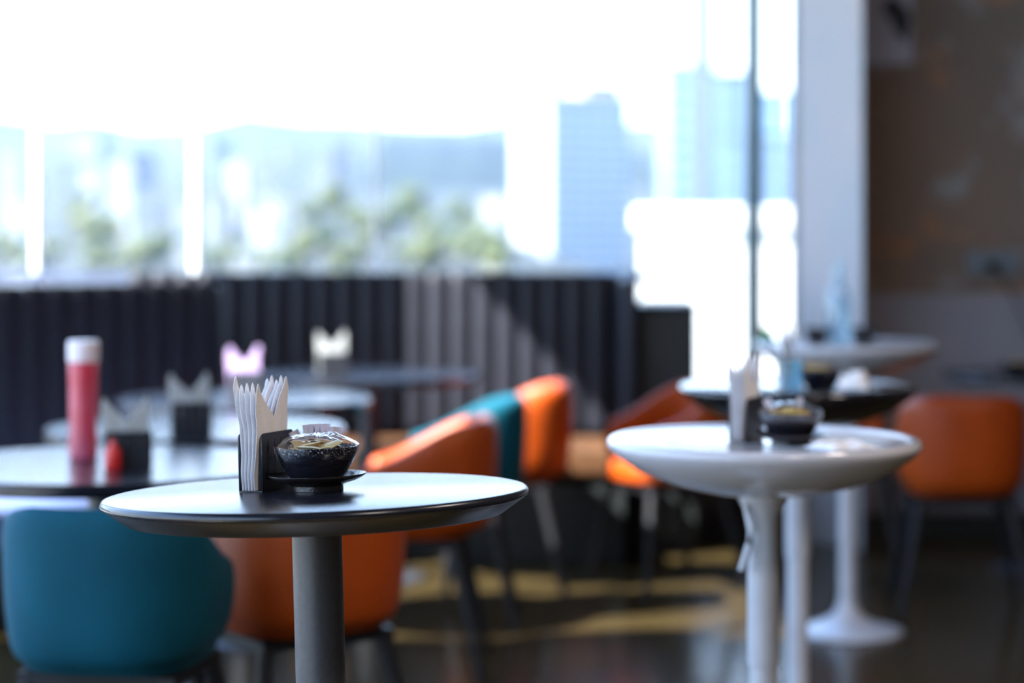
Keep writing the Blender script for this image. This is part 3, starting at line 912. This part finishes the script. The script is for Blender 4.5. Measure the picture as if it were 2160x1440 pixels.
# terrain
prof = [(14, -30), (120, -16), (250, -6), (420, 1.5), (600, 8), (1000, 24), (1700, 58), (2600, 108), (3500, 162), (3560, 150)]
def ground(x, y):
    for (a, za), (b, zb) in zip(prof[:-1], prof[1:]):
        if y <= b:
            z = za + (zb - za) * max(0, (y - a)) / (b - a); break
    else: z = prof[-1][1]
    z -= 12 * max(0, min(1, (x + .012 * y) / 12)) * max(0, 1 - abs(y - 360) / 420)
    z += (.012 * y) * noise.noise(Vector((x / 160, y / 260, .3))) * min(1, y / 900)
    return z
vs = []; fs = []; yy = [14, 60, 120, 180, 250, 330, 420, 500, 600, 720, 850, 1000, 1200, 1450, 1700, 2000, 2300, 2600, 2900, 3200, 3500, 3560]
NX = 60
for y in yy:
    for i in range(NX + 1):
        x = (i / NX - .5) * (500 + y * 1.3)
        vs.append((x, y, ground(x, y)))
for j_ in range(len(yy) - 1):
    for i in range(NX):
        a = j_ * (NX + 1) + i
        fs.append((a, a + 1, a + NX + 2, a + NX + 1))
g = MB().add(vs, fs).obj('terrain', M_hill, smooth=180); tag(g, 'city ground rising to a far hazy plateau', kind='structure')
# nearer wooded ridge
vs = []; fs = []; NX = 50
for j_ in range(9):
    q = j_ / 8
    for i in range(NX + 1):
        u = i / NX
        px = 735 + u * 620
        y = 760 + 300 * q
        hz = min(1, (px - 735) / 75) ** .7 if px > 735 else 0
        crest = (480 - 288) / F * 910 * hz * (1 - .12 * max(0, (px - 1000) / 300))
        z = -6 + (crest + 8) * math.sin(math.pi * min(.98, .02 + q)) ** .8 + 1.6 * noise.noise(Vector((u * 14, q * 4, 2)))
        vs.append(((px - HX) / F * 910, y, z))
for j_ in range(8):
    for i in range(NX):
        a = j_ * (NX + 1) + i
        fs.append((a, a + 1, a + NX + 2, a + NX + 1))
hr = MB().add(vs, fs).obj('hill', M_ridge, smooth=180); tag(hr, 'dark wooded ridge behind the city', kind='structure')

# low city buildings, each of its own size
def block(px, py0, py1, wpx, D, m, label, group):
    """one low building: top at row py0, foot at row py1"""
    t = thing('city_building', label, 'building', at(px, HY, D), R(random.uniform(-25, 35)), group)
    t.location.z = 0
    wd = wpx / F * D * .85; z1, z0 = at(0, py0, D).z, at(0, py1, D).z - 6
    MB().box(-wd / 2, wd / 2, 0, wd * .8, z0, z1).obj('walls', m, t)
    MB().box(-wd / 2 - .15, wd / 2 + .15, -.15, wd * .8 + .15, z1, z1 + .5).obj('roof', m, t)
    nr, nc = max(1, int((z1 - z0) / 4.2)), max(2, int(wd / 4))
    me = MB().box(0, wd / nc * .5, -.12, .05, 0, 1.7).mesh('window'); me.materials.append(M_tower_win)
    for r in range(min(nr, 7)):
        for c in range(min(nc, 6)): child('window', me, M_tower_win, t, T((-wd / 2 + wd / nc * (c + .25), 0, z1 - 3.4 - r * 4.0)))
G = 'low buildings of the hazy city'
Lb = 'small pale city building among trees beyond the window'
for px, a, b, wv, D, mi in [(255, 355, 420, 52, 330, 0), (190, 372, 420, 36, 360, 0), (545, 335, 395, 50, 420, 0), (500, 350, 400, 40, 400, 0), (392, 440, 545, 42, 240, 0),
                            (575, 430, 560, 48, 220, 0), (545, 470, 560, 34, 235, 0), (20, 330, 420, 60, 380, 0), (455, 420, 520, 60, 300, 1), (330, 450, 540, 46, 280, 1),
                            (1040, 425, 490, 60, 300, 0), (640, 420, 520, 60, 330, 1), (130, 340, 380, 40, 460, 1), (300, 320, 360, 60, 700, 1), (680, 350, 420, 60, 520, 1),
                            (40, 440, 560, 44, 210, 0), (520, 548, 590, 50, 150, 0), (100, 510, 580, 36, 190, 2), (720, 300, 340, 60, 900, 1), (600, 300, 330, 90, 1200, 1), (470, 300, 325, 70, 1500, 1), (180, 290, 320, 80, 1500, 1)]:
    block(px, a, b, wv, D, M_city[mi], Lb, G)
# trees
def tree_meshes(seed):
    rn = random.Random(seed); bm = bmesh.new()
    for i in range(9):
        c = Vector((rn.uniform(-.55, .55), rn.uniform(-.55, .55), rn.uniform(.55, 1.5)))
        bmesh.ops.create_icosphere(bm, subdivisions=2, radius=rn.uniform(.35, .55), matrix=T(c))
    for v in bm.verts:
        v.co += v.normal * .09 * noise.noise(v.co * 6 + Vector((seed, 0, 0)))
    me = bpy.data.meshes.new('crown'); bm.to_mesh(me); bm.free()
    return me
ME_crown = [tree_meshes(1), tree_meshes(2), tree_meshes(5)]
for me, m in zip(ME_crown, (M_tree[0], M_tree[1], M_tree[0])): me.materials.append(m)
ME_trk = MB().tube([(0, 0, -2.0), (.02, 0, .3), (0, .02, .9)], [.09, .07, .04], 7).mesh('trunk'); ME_trk.materials.append(M_trunk)
rn = random.Random(3)
spots = [(150, 470, 230), (175, 440, 240), (205, 562, 180), (255, 560, 170), (120, 540, 180), (300, 560, 190), (340, 545, 230), (650, 470, 300), (704, 440, 310), (752, 480, 280),
         (690, 520, 230), (640, 540, 210), (760, 540, 200), (830, 480, 300), (870, 450, 330), (910, 500, 280), (950, 520, 240), (990, 540, 220), (1030, 530, 230), (850, 545, 200),
         (900, 560, 180), (480, 560, 190), (430, 565, 180), (235, 500, 220), (20, 540, 190), (60, 570, 170), (1050, 565, 190), (790, 510, 240), (600, 575, 170), (185, 505, 210),
         (720, 575, 180), (970, 470, 320), (1010, 490, 310), (550, 575, 175)]
for i, (px, py, D) in enumerate(spots):
    p = at(px, py + 10, D)
    s_ = rn.uniform(24, 40) / F * D
    t = thing('tree', 'green leafy tree in the hazy city beyond the window', 'tree', (p.x, p.y, p.z), rn.uniform(0, 6), 'city trees')
    t.scale = (s_, s_, s_)
    child('crown', ME_crown[i % 3], M_tree[0], t); child('trunk', ME_trk, M_trunk, t)

# haze over the city
hm = bpy.data.materials.new('haze'); hm.use_nodes = True
t = hm.node_tree; t.nodes.clear()
o_ = t.nodes.new('ShaderNodeOutputMaterial'); v_ = t.nodes.new('ShaderNodeVolumeScatter')
v_.inputs['Color'].default_value = (.045, .070, .128, 1)
v_.inputs['Density'].default_value = .00085
t.links.new(v_.outputs[0], o_.inputs['Volume'])
hz = MB().box(-1800, 1800, 60, 3700, -80, 90).obj('haze', hm)
tag(hz, 'pale blue haze lying over the city', 'haze', kind='stuff')
